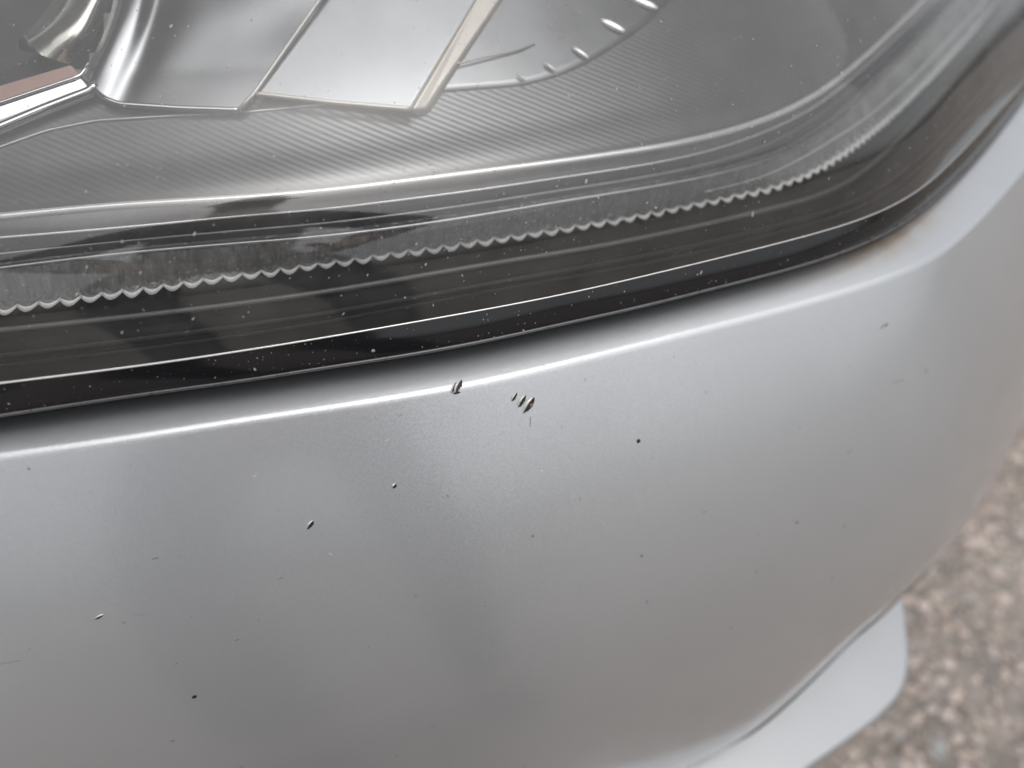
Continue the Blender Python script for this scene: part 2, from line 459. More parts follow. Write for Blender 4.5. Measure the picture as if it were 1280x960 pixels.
# ---- bumper skin
TH = [(0, 31.5), (.018, 29.5), (.05, 26), (.09, 20), (.13, 12.5), (.19, 3), (.226, -3), (.252, -11), (.2555, -60), (.266, -88)]
def face_profile(n=64):
    s = np.linspace(0, TH[-1][0], n)
    th = np.radians(np.interp(s, [a for a, _ in TH], [b for _, b in TH]))
    k = np.ones(5) / 5
    th = np.convolve(np.pad(th, 2, 'edge'), k, 'valid')
    ds = np.diff(s, prepend=0)
    return np.cumsum(np.sin(th) * ds), np.cumsum(-np.cos(th) * ds)
PO, PZ_ = face_profile()
def face_pt(i, s):                      # i: fractional station, s: arc length down the face
    k = int(np.clip(i, 0, N - 2)); f = i - k
    c = crease[k] * (1 - f) + crease[k + 1] * f; n = OUT[k] * (1 - f) + OUT[k + 1] * f
    ss = np.linspace(0, TH[-1][0], len(PO))
    p = c + n * np.interp(s, ss, PO); p[2] += np.interp(s, ss, PZ_)
    return p
ledge_in = curve(LENS_B, (.0023, .0050), N, .30, .25, bend=.05)
def nearest_rows(a, b):                 # re-pair b with a: at each station of a the closest point of b
    out = []
    bb = resample(b, 1500)
    for p in a:
        out.append(bb[np.argmin(np.linalg.norm(bb - p, axis=1))])
    return smooth(np.array(out), 8)
ledge_in = nearest_rows(crease, ledge_in)
rows = []
deep = ledge_in - OUT * .016; deep[:, 2] -= .020
rows.append(deep)
d1 = ledge_in - OUT * .005; d1[:, 2] -= .0022
rows.append(d1)
for f in (0, .12, .25, .4, .55, .7, .80):
    r = ledge_in * (1 - f) + crease * f
    r[:, 2] += .0003 * math.sin(math.pi * f)
    rows.append(r)
# rounded crease
q0 = rows[-1] * .45 + crease * .55
ssl = np.linspace(0, TH[-1][0], len(PO))
s1 = .0021
q1 = crease + OUT * np.interp(s1, ssl, PO); q1[:, 2] += np.interp(s1, ssl, PZ_)
for f in np.linspace(0, 1, 9):
    rows.append((1 - f) ** 2 * q0 + 2 * f * (1 - f) * crease + f * f * q1)
for s in np.concatenate([np.linspace(.006, .205, 36), np.linspace(.21, TH[-1][0], 20)]):
    k_ = smooth(np.interp(crease[:, 0], [.06, .094, .116, .137, .157, .176, .193, .209, .23], [0, .015, .065, .13, .178, .182, .152, .118, .105])[:, None], 6)[:, 0]; sx = s * (1 - k_ * np.clip((s - .10) / .12, 0, 1))
    r = crease + OUT * np.interp(sx, ssl, PO)[:, None]; r[:, 2] += np.interp(sx, ssl, PZ_)
    tk = float(np.clip((s - .12) / .135, 0, 1)); tk = tk * tk
    r = r - OUT * (.0125 * tk * np.clip(k_ / .17, 0, 1))[:, None]    # tucks in towards the corner
    if s > .2535:                                        # the skin is rolled under at its lower edge
        t_ = (s - .2535) / .0125; r = r - OUT * .010 * t_; r[:, 2] += .004 * t_
    rows.append(r)
# silt attribute along the lamp gap at the corner
silt = []
for ri, r in enumerate(rows):
    dist = np.linalg.norm(r - ledge_in, axis=1)
    al = np.exp(-((r[:, 0] - .158) / .030) ** 2)
    al2 = .35 * np.exp(-((r[:, 0] - .110) / .025) ** 2)
    silt.append((al * np.clip(1.5 - dist / .0095, 0, 1) + al2 * np.clip(1.4 - dist / .007, 0, 1)) * (1 if ri < 20 else 0))
bumper = loft('bumper', rows, M_PAINT, car, cols={'silt': np.concatenate(silt)})
bumper['label'] = 'silver metallic bumper skin with stone chips'

# ---- lower lip: a pale ledge standing out under the bumper
lip_pix = [(560, 1075), (795, 930), (905, 862), (1018, 803), (1092, 766), (1117, 745), (1128, 749), (1135, 790), (1137, 830), (1128, 864), (1100, 896), (1055, 930), (1010, 962), (880, 1060), (810, 1130)]
zl = -.266
lp = dens(lip_pix, 120)
ln = np.array([.20, -.20, .96]); l0 = PZ(1100, 800, zl)
top = [CP + ray(a, b) * (((l0 - CP) @ ln) / (ray(a, b) @ ln)) for a, b in lp]
lip = slab('lower_lip', top, (0.004, .004, -.016), M_LIP, car, bevel=.0045)
for p in lip.data.polygons: p.use_smooth = True
lip.modifiers['bevel'].harden_normals = True; lip.modifiers['bevel'].segments = 6
lip['label'] = 'pale rounded lip below the bumper'

# ---- headlight
lamp = bpy.data.objects.new('headlight', None); COL.objects.link(lamp); lamp.parent = car
lamp['label'] = 'clear dusty headlight with toothed light strip'
OUTG = plan_normal(lens_g)
lg = nearest_rows(lens_b, lens_g)
# skirt: rounded black lower border of the lens
mid = lens_b * .5 + lg * .5 + plan_normal(lens_b) * .0006; mid[:, 2] += .0004
under = lens_b - plan_normal(lens_b) * .006; under[:, 2] -= .004
under0 = lens_b - plan_normal(lens_b) * .0012; under0[:, 2] -= .0010
loft('lens_skirt', [under, under0, lens_b, lens_b * .75 + lg * .25 + plan_normal(lens_b) * .0004, mid, lens_b * .25 + lg * .75 + plan_normal(lens_b) * .0004, lg], M_BLACK, lamp)
tube('skirt_edge', lens_b + np.array([0, 0, .0002]), .0006, M_CHANNEL, lamp)
tube('lens_edge_highlight', lg + np.array([0, 0, .0003]), .00038, M_BEAD, lamp, taper=lambda t: max(.25, 1.15 - 1.1 * t))  # added bright bead standing in for the highlight along the lens edge
# clear outer lens
INW = np.array([-.15, .99, 0])
lens_rows = []
prof = [(0, 0), (.0002, .0032), (.0006, .0080), (.0014, .0138), (.0028, .0200), (.0052, .0268), (.0096, .0345), (.0168, .0428), (.0290, .0502), (.044, .0610), (.065, .0750), (.095, .0945), (.13, .115), (.17, .135), (.22, .157)]
_po = np.array(prof); _po = dens(_po, 56); prof = [tuple(q) for q in _po]
for o_, z_ in prof:
    r = lg + INW * o_; r[:, 2] += z_ + .0006
    lens_rows.append(r)
lens = loft('outer_lens', lens_rows, M_LENS, lamp)
# dark inner shelf
sh0 = lg + INW * .004; sh0[:, 2] -= .010
sc_ = nearest_rows(sh0, scall)
sh1 = sc_ + INW * .006; sh1[:, 2] -= .005
sh_rows = []
for f in np.linspace(0, 1, 12):
    r = sh0 * (1 - f) + sh1 * f; r[:, 2] += .002 * math.sin(math.pi * f)
    sh_rows.append(r)
shw = lg + INW * .0015; shw[:, 2] -= .0005
loft('inner_shelf', [shw] + sh_rows, M_SHELF, lamp)
# moulded ridges on the shelf
RID = [([(0, 445), (200, 421), (400, 393), (600, 357), (800, 321), (900, 300), (980, 279), (1060, 256), (1110, 230), (1160, 188), (1280, 62)], .0136, .0008),
       ([(0, 458), (200, 434), (400, 404), (600, 367), (800, 331), (900, 310), (1000, 284), (1060, 266), (1120, 236), (1170, 192), (1280, 75)], .0126, .0006),
       ([(0, 413), (200, 392), (400, 366), (600, 332), (760, 306), (880, 281), (960, 262), (1030, 243), (1070, 222), (1110, 188), (1150, 146), (1200, 90), (1275, 5)], .0156, .0010)]
for pix, dz, r_ in RID:
    tube('shelf_ridge', curve(pix, dz, 160, .25, .12), r_, M_RIDGE, lamp)
# backing wall behind the light guide
gt = nearest_rows(scall, guide_t)
b0 = scall + INW * .0055; b0[:, 2] -= .006
b1 = gt + INW * .006; b1[:, 2] += .001
loft('guide_backing', [b0, b1], M_SHELF, lamp)
# channel between guide and rim
lb = nearest_rows(guide_t, line_b)
md = guide_t * .5 + lb * .5 + INW * .010; md[:, 2] -= .006
loft('channel', [guide_t - INW * .001, guide_t + INW * .0015, md, lb + INW * .0004], M_CHANNEL, lamp, sharp=40)
tube('channel_line', guide_t * .52 + lb * .48 + INW * .0065 - np.array([0, 0, .0035]), .0005, M_RIM, lamp)
tube('guide_top_edge', guide_t, .0006, M_RIM, lamp)
tube('rim_lower_edge', line_b, .00045, M_BEAD, lamp)
# rim face and bright bead
la = nearest_rows(line_b, rim_a)
mr = line_b * .5 + la * .5 - INW * .0008
loft('rim_face', [line_b, mr, la], M_RIM, lamp)
tube('rim_bead', rim_a, .0013, M_BEAD, lamp, seg=12)
# bright edge of the guide where it turns up round the corner
EDGE = [(880, 240), (950, 222), (1000, 199), (1040, 175), (1075, 153), (1110, 125), (1150, 88), (1190, 45), (1233, 0)]
tube('guide_corner_edge', curve(EDGE, .0285, 120, 0, .15), .0009, M_BEAD, lamp, taper=lambda t: min(1, .15 + t * 2.2))

# ---- light-guide teeth
def teeth():
    d = np.concatenate([[0], np.cumsum(np.linalg.norm(np.diff(scall, axis=0), axis=1))])
    # start at the frame's left edge
    i0 = np.argmin(np.abs(scall[:, 0] - PZ(0, 382, .018)[0]))
    pitch = np.linalg.norm(PZ(41, 377, .018) - PZ(14, 381, .018))
    s0 = d[i0] - 4 * pitch + pitch * .5
    k = 0
    nu, nv = 7, 6
    gtx = nearest_rows(scall, guide_t)
    made = 0
    while True:
        sa, sb = s0 + k * pitch, s0 + (k + 1) * pitch
        k += 1
        if sb > d[-1] - .02 or made > 170: break
        V = []; F = []; mi = []
        def at(c, s): return np.array([np.interp(s, d, c[:, q]) for q in range(3)])
        jit = random.uniform(-.12, .12); amp = random.uniform(.72, 1.25); lipw = random.uniform(.8, 1.2)
        for a in range(nu):
            u = a / (nu - 1); s = sa + (sb - sa) * u
            bot = at(scall, s); topp = at(gtx, s)
            bul = math.sin(math.pi * u)
            out = -INW
            bot = bot + np.array([0, 0, -1.0]) * (.0011 * amp * bul)
            for b in range(nv):
                v = (0, .04, .14, .5, .82, 1)[b]
                p = bot * (1 - v) + topp * v
                p = p + out * (.0010 + .0013 * bul * (1 - .5 * v) + jit * .0004 * (u - .5))
                if b == 0: p = p + out * (.0012 + .0012 * lipw * bul) - np.array([0, 0, .0002])
                if b == 1: p = p + out * .0002
                if b in (2, 3, 4): p = p + out * random.uniform(-.0005, .0005) + np.array([0, 0, random.uniform(-.0006, .0006)])
                V.append(p)
        for a in range(nu - 1):
            for b in range(nv - 1):
                i = a * nv + b
                F.append((i, i + nv, i + nv + 1, i + 1)); mi.append(1 if b == 0 else 0)
        n1 = len(V)
        V += [p + INW * .0048 for p in V]          # back of the block
        for a in range(nu - 1):
            for b in range(nv - 1):
                i = n1 + a * nv + b
                F.append((i, i + 1, i + nv + 1, i + nv)); mi.append(0)
        for a in range(nu - 1):                      # underside
            i = a * nv; j = i + nv
            F.append((i, n1 + i, n1 + j, j)); mi.append(1)
        for e in (0, nu - 1):                        # sides
            for b in range(nv - 1):
                i = e * nv + b
                F.append((i, i + 1, n1 + i + 1, n1 + i)); mi.append(0)
        o = mesh_obj('guide_tooth', V, F, [M_GUIDE, M_TOOTH_LIGHT], lamp, True, midx=mi)
        o.data.polygons.foreach_set('use_smooth', [bool(q) for q in mi])
        made += 1
    print('teeth', made, 'pitch', pitch)
teeth()

# ---- ribbed bezel floor behind the rim
BZP = [(0, 0), (.002, -.0022), (.006, -.0016), (.02, .0062), (.05, .0255), (.09, .0525), (.13, .080), (.17, .108), (.20, .130)]
bz = []
for o_, z_ in BZP:
    r = rim_a + INW * o_; r[:, 2] += z_
    bz.append(r)
def to_pix(P_):
    v = np.asarray(P_) - CP; z = v @ FWD
    return v[..., 0] / z * FPX + 640, 480 - (v @ UPV) / z * FPX
_o = np.linspace(.004, .20, 160)
_rm = resample(rim_a, 420)
BGRID = np.stack([_rm + INW * o_ + np.array([0, 0, 1.]) * np.interp(o_, [q[0] for q in BZP], [q[1] for q in BZP]) for o_ in _o])
BGX, BGY = to_pix(BGRID)
def INB(px, py, clear):
    """point on the sight line that stands `clear` millimetres above the bezel floor"""
    dd = (BGX - px) ** 2 + (BGY - py) ** 2
    i, j = np.unravel_index(np.argmin(dd), dd.shape)
    i = min(max(i, 1), dd.shape[0] - 2); j = min(max(j, 1), dd.shape[1] - 2)
    p0 = BGRID[i, j]; nn = np.cross(BGRID[i, j + 1] - BGRID[i, j - 1], BGRID[i + 1, j] - BGRID[i - 1, j]); nn /= np.linalg.norm(nn)
    if nn[2] < 0: nn = -nn
    r = ray(px, py)
    return CP + r * (((p0 + nn * clear * .001 - CP) @ nn) / (r @ nn))
# the lamp chamber at the far left is an opening in the bezel
HOLE = [(-400, -300), (150, -300), (146, 0), (112, 86), (98, 92), (-400, 240)]
def inside(x, y, poly):
    c = False; j = len(poly) - 1
    for i in range(len(poly)):
        (xi, yi), (xj, yj) = poly[i], poly[j]
        if (yi > y) != (yj > y) and x < (xj - xi) * (y - yi) / (yj - yi) + xi: c = not c
        j = i
    return c
def bezel_obj():
    o_fine = np.concatenate([[0, .001, .002, .004], np.linspace(.006, .20, 70)])
    rws = [rim_a + INW * q + np.array([0, 0, 1.]) * np.interp(q, [z[0] for z in BZP], [z[1] for z in BZP]) for q in o_fine]
    o = loft('bezel_floor', rws, M_BEZEL, lamp, uvscale=100)
    bm = bmesh.new(); bm.from_mesh(o.data)
    kill = []
    for f in bm.faces:
        c = np.array(f.calc_center_median()) + CAR_OFF
        x, y = to_pix(c)
        if inside(x, y, HOLE): kill.append(f)
    bmesh.ops.delete(bm, geom=kill, context='FACES')
    bm.to_mesh(o.data); bm.free()
bezel_obj()

# ---- reflector wedge (big bright facet) and its neighbours
def plate(name, spec, off, mat, side=None, bevel=.0007):
    return slab(name, [INB(*q) for q in spec], off, mat, lamp, bevel, side)
def flat_plate(name, spec, off, mat, side=None, bevel=.0007):
    P3 = [INB(*q) for q in spec[:3]]
    nn = np.cross(P3[1] - P3[0], P3[2] - P3[0])
    pts = P3 + [CP + ray(a, b) * (((P3[0] - CP) @ nn) / (ray(a, b) @ nn)) for a, b, _ in spec[3:]]
    return slab(name, pts, off, mat, lamp, bevel, side)
def bar(name, spec, r, mat, n=24, seg=10):
    return tube(name, resample(np.array([INB(*q) for q in spec]), n), r, mat, lamp, seg)
flat_plate('reflector_wedge', [(318, 117, 4), (512, 136, 4.5), (594, 0, 7), (640, -76, 9), (455, -76, 8), (400, 0, 6.2)], (.004, .007, -.006), M_SATIN, M_CREAM, .0009)
plate('wedge_side_rib', [(514, 137, 4.3), (533, 136, 3), (626, 0, 4.5), (678, -76, 6), (644, -76, 8.6), (595, 0, 6.6)], (.001, .004, -.005), M_CREAM, None, .0009)
bar('wedge_lower_edge', [(318, 117, 4.6), (415, 128, 4.8), (514, 136.5, 5)], .0009, M_CREAM)
bar('wedge_left_edge', [(299, 137, 3), (318, 117, 4.8), (400, 0, 7), (455, -76, 9)], .0008, M_FLAKE)

def pixloft(name, cols_, mat, n=24, sub=5):
    """surface through several surveyed lines, each a list of (px, py, clearance above the bezel)"""
    rr = []
    for c in cols_:
        q = dens(c, 60)
        rr.append(resample(np.array([INB(*z) for z in q]), n))
    rr = np.array(rr)
    out = np.array([dens(rr[:, k], sub * (len(cols_) - 1)) for k in range(n)])
    return loft(name, [out[:, j] for j in range(out.shape[1])], mat, lamp)
pixloft('curved_reflector', [
    [(148, -60, 3), (142, 0, 3), (128, 45, 3), (104, 94, 3)],
    [(162, -60, 7), (155, 0, 7), (140, 48, 6.5), (114, 104, 5)],
    [(186, -60, 7), (176, 0, 7), (160, 52, 6), (130, 118, 4.5)],
    [(206, -60, 4), (196, 0, 4), (178, 60, 4), (148, 127, 3)],
    [(250, -60, 6), (232, 0, 6), (210, 60, 5), (176, 131, 3)],
    [(330, -60, 7), (300, 0, 6.5), (272, 60, 5), (238, 134, 3)],
    [(455, -60, 8), (400, 0, 6), (352, 66, 5), (300, 136, 2.8)]], M_SATIN2, 30, 6)
bar('reflector_lower_edge', [(116, 108, 4), (130, 123, 4), (150, 130, 3.6), (225, 135, 3.2), (300, 137.5, 3)], .0009, M_CHROME, 30)
# stepped chrome frame on the left with a copper-coloured strip
def strip(name, a, b, mat):
    return slab(name, [INB(*a[0]), INB(*a[1]), INB(*b[1]), INB(*b[0])], (0, .004, -.004), mat, lamp, .0005)
strip('copper_strip', ((-120, 142, 1), (88, 81, 1)), ((-120, 166, 5), (100, 94, 5)), M_PINK)
bar('frame_upper_edge', [(-120, 169, 5.4), (100, 95.5, 5.4), (112, 80, 5)], .0007, M_CHROME)
strip('frame_face', ((-120, 170, 5), (101, 97, 5)), ((-120, 196, 4), (112, 110, 4)), M_CHROME)
strip('frame_groove', ((-120, 197, 1.5), (112, 111, 1.5)), ((-120, 210, 1), (120, 117, 1)), M_CAVE)
bar('frame_lower_bar', [(-120, 216, 2.5), (0, 160, 3), (60, 135, 3), (112, 115, 3.4), (122, 106, 4)], .0019, M_CHROME, 40, 14)
bar('bezel_step_line', [(-100, 226, .2), (0, 184, .2), (60, 163, .2), (120, 151, .2), (200, 146, .2), (300, 141, .2), (420, 130, .2)], .0006, M_RIM, 50)
# dark chamber behind the opening and the bulb shroud standing in it
plate('lamp_chamber', [(-420, -300, -16), (200, -300, -16), (190, 0, -14), (140, 120, -10), (-420, 300, -10)], (0, .004, 0), M_CAVE)
pixloft('bulb_shroud', [
    [(92, -60, -6), (66, 0, -5), (45, 28, -5), (22, 52, -4)],
    [(120, -60, 1), (92, 0, 1), (66, 36, 1), (32, 60, -2)],
    [(150, -60, 3), (120, 0, 2), (96, 44, 1), (60, 72, -2)],
    [(168, -60, 0), (139, 0, -2), (118, 48, -3), (86, 80, -5)]], M_SHROUD, 20, 6)
plate('shroud_tip', [(22, 50, -2.5), (30, 44, -2.5), (52, 69, -.5), (21, 62, -1.5)], (0, .003, -.001), M_CHROME, None, .0003)

# ---- round inner reflector with dimples, standing on the bezel
M_DISC = simple('round_reflector_plastic', (.26, .27, .28), .28, .9, var=.12, scale=50)
DISC = [(470, 122), (540, 117), (600, 112), (645, 109), (682, 101), (722, 86), (762, 63), (802, 36), (840, 0), (880, -46), (905, -90)]
qd = dens(DISC, 80)
lo = smooth(resample(np.array([INB(a, b, .1) for a, b in qd]), 60), 6)
up_ = smooth(resample(np.array([INB(a - 1, b - 2, .8) for a, b in qd]), 60), 6)
in1 = smooth(resample(np.array([INB(a - 8, b - 9, 1.0) for a, b in qd]), 60), 6)
in2 = smooth(resample(np.array([INB(a * .8 + 120 - 20, b * .75 - 30, 2.4) for a, b in qd]), 60), 6)
in3 = smooth(resample(np.array([INB(a * .3 + 420, b * .2 - 75, 4) for a, b in qd]), 60), 6)
loft('round_reflector', [lo, up_, in1, in2, in3], M_DISC, lamp)
bar('round_reflector_step', [(560, 82, 3.2), (600, 73, 3.2), (650, 62, 2.8), (668, 56, 2.0)], .0004, M_RIM)
def dimples():
    bm = bmesh.new(); bmesh.ops.create_uvsphere(bm, u_segments=16, v_segments=8, radius=1)
    V0 = np.array([v.co for v in bm.verts]); F0 = [[v.index for v in f.verts] for f in bm.faces]; bm.free()
    for (a, b, l, w, ang) in [(652, 97, 15, 3.0, -40), (688, 84, 20, 4, -38), (726, 66, 26, 6, -34), (766, 32, 36, 9, -26), (806, 4, 36, 9, -22), (850, -28, 34, 8, -20)]:
        p = INB(a, b, 2.3)
        k = ((p - CP) @ FWD) / FPX
        ca, sa = math.cos(R(ang)), math.sin(R(ang))
        ex = np.array([ca, 0, 0]) + sa * UPV; ey = -np.array([sa, 0, 0]) + ca * UPV
        V = p + V0[:, :1] * ex * l * .5 * k + V0[:, 1:2] * ey * w * .5 * k * 1.1 + V0[:, 2:3] * -FWD * .0007
        mesh_obj('reflector_dimple', V, F0, M_BEAD, lamp)
dimples()

# ---- housing behind everything so that no daylight comes in from the back
hb = []
for o_, z_ in [(.0, -.028), (.05, -.03), (.24, -.02), (.25, .16)]:
    r = lg + INW * (o_ + .004); r[:, 2] += z_; hb.append(r)
loft('lamp_housing', hb, M_CAVE, lamp)

# ---- dust on the lens (uncountable): flakes lying on its outer face
def dust():
    V = []; F = []
    pn = plan_normal(lens_b)
    po = [q[0] for q in prof]; pz = [q[1] for q in prof]
    def lens_pt(b, o_):
        j = min(int(b), N - 2); f = b - j
        p = lg[j] * (1 - f) + lg[j + 1] * f + INW * o_
        p[2] += np.interp(o_, po, pz) + .0006
        return p
    def skirt_pt(b, f2):
        j = min(int(b), N - 2); f = b - j
        A = lens_b[j] * (1 - f) + lens_b[j + 1] * f; B = lg[j] * (1 - f) + lg[j + 1] * f
        return A * (1 - f2) + B * f2 + pn[j] * .0005 * math.sin(math.pi * f2)
    for k in range(11000):
        b = random.uniform(.14, .88) * (N - 1)
        if random.random() < .07:
            f2 = random.uniform(.05, .95); fn = skirt_pt; a, da = f2, .05
        else:
            a = random.uniform(0, 1) ** 1.7 * .13 + .0003; fn = lens_pt; da = .002
        p = fn(b, a)
        eu = fn(b + .5, a) - p; ev = fn(b, a + da) - p
        eu /= np.linalg.norm(eu); nn = np.cross(eu, ev); nn /= np.linalg.norm(nn); ev = np.cross(nn, eu)
        if nn[2] < 0: nn = -nn
        sz = min(.0008, random.lognormvariate(math.log(.000105), .55))
        asp = random.choice((1, 1, 1.4, 2.2)); th = random.gauss(1.1, .5)
        d1_ = math.cos(th) * eu + math.sin(th) * ev; d2_ = -math.sin(th) * eu + math.cos(th) * ev
        c = p + nn * .00010
        base = len(V); ns = 6
        for q in range(ns):
            an = 2 * math.pi * q / ns; rr = random.uniform(.6, 1.2)
            V.append(c + d1_ * math.cos(an) * sz * asp * rr + d2_ * math.sin(an) * sz * rr)
        V.append(c + nn * sz * .5)
        for q in range(ns):
            F.append((base + q, base + (q + 1) % ns, base + ns))
    o = mesh_obj('dust', V, F, M_DUST, lamp)
    o['kind'] = 'stuff'
dust()

# ------------------------------------------------------------------ stone chips on the bumper
def on_face(px, py):                                   # where a sight line meets the bumper face
    best = None
    pts = np.array(rows[9:])                             # crease rounding and face
    v = (pts - CP); z = v @ FWD; x = v[..., 0] / z * FPX + 640; y = 480 - (v @ UPV) / z * FPX
    dd = (x - px) ** 2 + (y - py) ** 2
    i, j = np.unravel_index(np.argmin(dd), dd.shape)
    i = min(max(i, 1), pts.shape[0] - 2); j = min(max(j, 1), pts.shape[1] - 2)
    p0 = pts[i, j]; eu = pts[i, j + 1] - pts[i, j - 1]; ev = pts[i - 1, j] - pts[i + 1, j]
    nn = np.cross(eu, ev); nn /= np.linalg.norm(nn)
    if nn @ (CP - p0) < 0: nn = -nn
    r = ray(px, py); t = ((p0 - CP) @ nn) / (r @ nn)
    p = CP + r * t
    right = np.array([1, 0, 0.]) - nn * nn[0]; right /= np.linalg.norm(right)
    upv = np.cross(nn, right)
    if upv[2] < 0: upv = -upv
    return p, nn, right, upv, t / FPX

gap_line = None
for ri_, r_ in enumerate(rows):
    if ri_ > 20 and gap_line is None and r_[N // 2, 2] < crease[0, 2] + np.interp(.2525, ssl, PZ_):
        gap_line = r_ - OUT * .0003; gap_line[:, 2] -= .0008
tube('lower_gap_shade', gap_line, .0019, M_GAP_SHADE, bumper, seg=10)  # added dark strip painting the shadow line between bumper and lip

def chip(px, py, length, width, ang, flake=True, rust=False, mat=None):
    p, nn, rt, upv, k = on_face(px, py)
    l, w = length * k * .5, width * k * .5
    ca, sa = math.cos(R(ang)), math.sin(R(ang))
    d1_ = ca * rt + sa * upv; d2_ = -sa * rt + ca * upv        # d1 along the gouge, d2 to its upper left
    V = []; F = []; n_ = 12; lift = .00012
    for q in range(n_ + 1):
        t = -1 + 2 * q / n_
        hw = w * (1 - t * t) ** .75 * random.uniform(.7, 1.25)
        c = p + d1_ * l * t
        V += [c + d2_ * hw + nn * lift, c + d2_ * hw * .15 + nn * lift * .7, c - d2_ * hw + nn * lift]
    for q in range(n_):
        a = q * 3
        F += [(a, a + 3, a + 4, a + 1), (a + 1, a + 4, a + 5, a + 2)]
    o = mesh_obj('paint_chip', V, F, mat or M_CHIP, bumper)
    if flake:
        V = []; F = []
        for q in range(n_ + 1):
            t = -1 + 2 * q / n_
            hw = w * (1 - t * t) ** .75
            c = p + d1_ * l * 1.02 * t + d2_ * hw * .05
            h = .00055 * (1 - t * t) * random.uniform(.8, 1.1)
            V += [c + d2_ * hw * 1.3 + nn * lift * .4, c + d2_ * hw * .95 + nn * (h + lift), c + d2_ * hw * .5 + nn * (h * .9 + lift), c + d2_ * hw * .3 + nn * lift]
        for q in range(n_):
            a = q * 4
            for z in range(3):
                F.append((a + z, a + 4 + z, a + 5 + z, a + 1 + z))
        mesh_obj('paint_flake', V, F, M_FLAKE, bumper)
    if rust:
        V = []
        cc = p - d2_ * w * .8 + d1_ * l * .15
        for q in range(9):
            a = 6.283 * q / 9; V.append(cc + (rt * math.cos(a) + upv * math.sin(a)) * l * .24 * random.uniform(.6, 1.1) + nn * .00018)
        V.append(cc + nn * .0004)
        mesh_obj('rust_fleck', V, [(q, (q + 1) % 9, 9) for q in range(9)], M_RUST, bumper)

chip(643, 496, 13, 4.5, 58)
chip(652.5, 501.5, 18, 6.5, 57)
chip(661, 506.5, 25, 8, 55, rust=True)
# the flap at the crease: an open V-shaped flake
chip(573, 483, 19, 7, 66)
chip(567, 485, 15, 4, 70)
chip(571, 491, 10, 3, 10, flake=False)
chip(388, 656, 14, 5.5, 52)
chip(493, 607.5, 7, 5, 50)
chip(798, 551.5, 6, 5, 60, flake=False)
chip(243, 871, 7, 4.5, 20, flake=False)
chip(666, 670, 4, 4, 0, flake=False, mat=M_SPECK)
chip(663, 527, 14, 1.0, 88, flake=False, mat=M_SPECK)
chip(484, 550, 5, 2, 50, mat=M_FLAKE, flake=False)
chip(319, 594, 8, 3, 40, mat=M_FLAKE, flake=False)
chip(413, 692, 7, 3, -30, mat=M_FLAKE, flake=False)
chip(124, 771, 13, 3.5, 25)
chip(677, 588, 5, 3, 40, mat=M_FLAKE, flake=False)
chip(194, 698, 9, 2, 10, flake=False, mat=M_SPECK)
chip(216, 926, 6, 2, 15, flake=False, mat=M_SPECK)
chip(296, 800, 6, 2, 20, flake=False, mat=M_SPECK)
chip(36, 586, 5, 2, -40, flake=False, mat=M_SPECK)
chip(802, 695, 5, 4, 0, flake=False, mat=M_SPECK)
chip(996, 653, 6, 3, 0, flake=False, mat=M_SPECK)
chip(1108, 406, 6, 4, 40, flake=False, mat=M_SPECK)

# ------------------------------------------------------------------ the photographer, bent over in front of the lamp (mirrored in the lens and paint)
def skin_mesh(name, joints, edges, mat, parent, root=0, sub=2):
    me = bpy.data.meshes.new(name)
    me.from_pydata([j[0] for j in joints], edges, [])
    o = bpy.data.objects.new(name, me); COL.objects.link(o); o.parent = parent
    sk = o.modifiers.new('skin', 'SKIN'); sk.use_smooth_shade = True
    su = o.modifiers.new('sub', 'SUBSURF'); su.levels = sub; su.render_levels = sub
    for i, j in enumerate(joints):
        r_ = j[1]
        me.skin_vertices[0].data[i].radius = r_ if isinstance(r_, tuple) else (r_, r_)
        me.skin_vertices[0].data[i].use_root = (i == root)
    me.materials.append(mat)
    return o

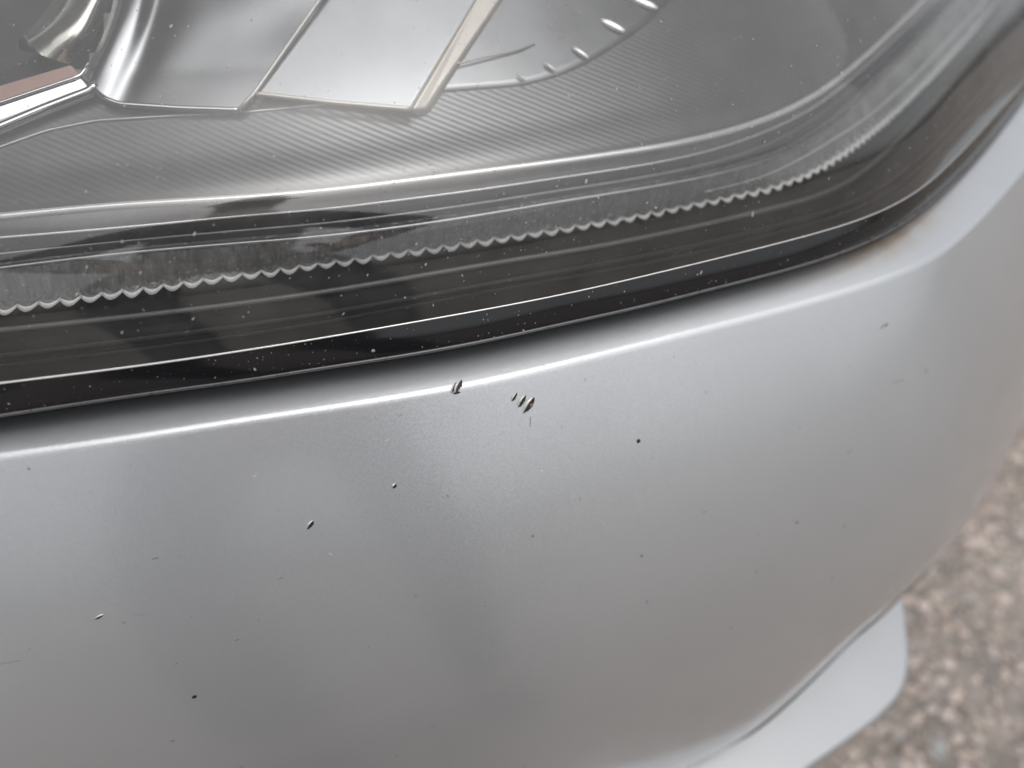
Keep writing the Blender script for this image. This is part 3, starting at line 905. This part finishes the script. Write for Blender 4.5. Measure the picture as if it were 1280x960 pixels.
def person():
    M_SKIN = simple('skin', (.42, .27, .20), .5, var=.1, scale=60)
    M_JEANS = simple('navy_denim', (.030, .038, .068), .9, var=.3, scale=700, bump=.3, bscale=900)
    M_SHIRT = simple('grey_jacket', (.17, .17, .19), .85, var=.2, scale=300, bump=.3, bscale=300)
    M_HAIR = simple('dark_hair', (.02, .014, .010), .6, var=.4, scale=400, bump=.6, bscale=500)
    M_SHOE = simple('grey_shoe', (.06, .06, .06), .6, var=.2, scale=200)
    base = Vector((0, -.44, 0)); SHY = -.08
    e = bpy.data.objects.new('person', None); COL.objects.link(e); e.location = base
    e['label'] = 'person in navy jeans and grey jacket bending over, mirrored in the headlight'
    e['category'] = 'person'
    def w(x, y, z): return (x - base.x, y + SHY - base.y, z - base.z)
    # body: one continuous figure (pelvis root), arms ending in hands with fingers
    J = [(w(0, -.56, .93), (.13, .10)), (w(0, -.52, 1.08), (.125, .095)), (w(0, -.45, 1.24), (.14, .10)), (w(0, -.38, 1.38), (.08, .07)),
         (w(0, -.33, 1.46), .05), (w(0, -.28, 1.53), (.075, .08)), (w(0, -.23, 1.60), (.07, .085)), (w(0, -.20, 1.66), (.05, .06))]
    E = [(0, 1), (1, 2), (2, 3), (3, 4), (4, 5), (5, 6), (6, 7)]
    def add(p, r_, par):
        J.append((p, r_)); E.append((par, len(J) - 1)); return len(J) - 1
    for sg in (-1, 1):
        sh = add(w(sg * .18, -.42, 1.34), .06, 3)
        el = add(w(sg * .29, -.36, 1.08), .042, sh)
        wr = add(w(sg * .13, -.20, .87), .028, el)
        pm = add(w(sg * .10, -.16, .825), (.034, .018), wr)
        for f, (dx, ln) in enumerate(((-.026, .062), (-.009, .070), (.009, .066), (.025, .052))):
            k1 = add(w(sg * (.085) + dx * .5, -.135 + dx * .5, .805 + dx * .8), .0095, pm)
            k2 = add(w(sg * (.06) + dx * .4, -.125 + dx * .6, .795 + dx * .9 - ln * .1), .0085, k1)
            add(w(sg * (.06 - ln * .4) + dx * .3, -.145 + dx * .6, .79 + dx * .9 - ln * .2), .0075, k2)
        t1 = add(w(sg * .09, -.165, .86), .011, pm); add(w(sg * .06, -.14, .875), .009, t1)
        hp = add(w(sg * .11, -.545, .90), .085, 0)
        kn = add(w(-.115 if sg < 0 else .215, -.425, .50), .056, hp)
        an = add(w(-.05 if sg < 0 else .28, -.46, .10), .042, kn)
        add(w(-.05 if sg < 0 else .29, -.36, .045), (.04, .03), an)
    skin_mesh('body', J, E, M_SKIN, e)
    T = [(w(0, -.565, 1.02), (.15, .115)), (w(0, -.56, .96), (.155, .12))]; TE = [(0, 1)]
    for sg in (-1, 1):
        b = len(T)
        T += [(w(sg * .12, -.54, .92), .090), (w(-.135 if sg < 0 else .185, -.45, .62), .082), (w(-.115 if sg < 0 else .215, -.425, .50), .074),
              (w(-.08 if sg < 0 else .25, -.445, .28), .068), (w(-.05 if sg < 0 else .28, -.46, .09), .064)]
        TE += [(1, b), (b, b + 1), (b + 1, b + 2), (b + 2, b + 3), (b + 3, b + 4)]
    skin_mesh('trousers', T, TE, M_JEANS, e)
    U = [(w(0, -.56, .94), (.165, .125)), (w(0, -.52, 1.08), (.155, .12)), (w(0, -.45, 1.24), (.165, .125)), (w(0, -.38, 1.39), (.09, .08))]
    UE = [(0, 1), (1, 2), (2, 3)]
    for sg in (-1, 1):
        b = len(U)
        U += [(w(sg * .18, -.42, 1.34), .075), (w(sg * .245, -.385, 1.19), .062), (w(sg * .29, -.36, 1.075), .056), (w(sg * .145, -.215, .89), .040)]
        UE += [(3, b), (b, b + 1), (b + 1, b + 2), (b + 2, b + 3)]
    skin_mesh('jacket', U, UE, M_SHIRT, e)
    skin_mesh('hair', [(w(0, -.33, 1.575), (.07, .05)), (w(0, -.275, 1.64), (.085, .07)), (w(0, -.215, 1.685), (.07, .055))], [(0, 1), (1, 2)], M_HAIR, e)
    # face: brow and nose, eyes, mouth, ears
    skin_mesh('nose', [(w(0, -.165, 1.60), .008), (w(0, -.145, 1.575), .011), (w(0, -.150, 1.562), .012)], [(0, 1), (1, 2)], M_SKIN, e)
    for sg in (-1, 1):
        skin_mesh('eye', [(w(sg * .024, -.162, 1.607), .009), (w(sg * .038, -.166, 1.609), .008)], [(0, 1)], M_SHOE, e)
        skin_mesh('ear', [(w(sg * .078, -.245, 1.60), (.007, .018)), (w(sg * .084, -.245, 1.575), (.006, .013))], [(0, 1)], M_SKIN, e)
        skin_mesh('shoe', [(w(-.05 if sg < 0 else .28, -.48, .045), (.046, .04)), (w(-.05 if sg < 0 else .285, -.38, .042), (.05, .035)), (w(-.05 if sg < 0 else .29, -.26, .032), (.046, .026))], [(0, 1), (1, 2)], M_SHOE, e)
    skin_mesh('mouth', [(w(-.022, -.172, 1.545), .005), (w(0, -.162, 1.543), .006), (w(.022, -.172, 1.545), .005)], [(0, 1), (1, 2)], simple('lips', (.35, .14, .12), .5), e)
person()

# faint scuffs and grime marks on the paint
M_SCUFF = simple('grey_scuff', (.40, .40, .395), .6, .5, var=.4, scale=700)
for a_ in [(1122, 477, 24, 3.5, 8), (1158, 463, 8, 4.5, 35), (1104, 408, 10, 3, 35), (1062, 564, 12, 3, 25), (12, 828, 30, 2.0, 3), (175, 768, 20, 1.4, 4), (520, 745, 10, 2, 0), (880, 640, 9, 3, 10)]:
    chip(*a_, flake=False, mat=M_SCUFF)
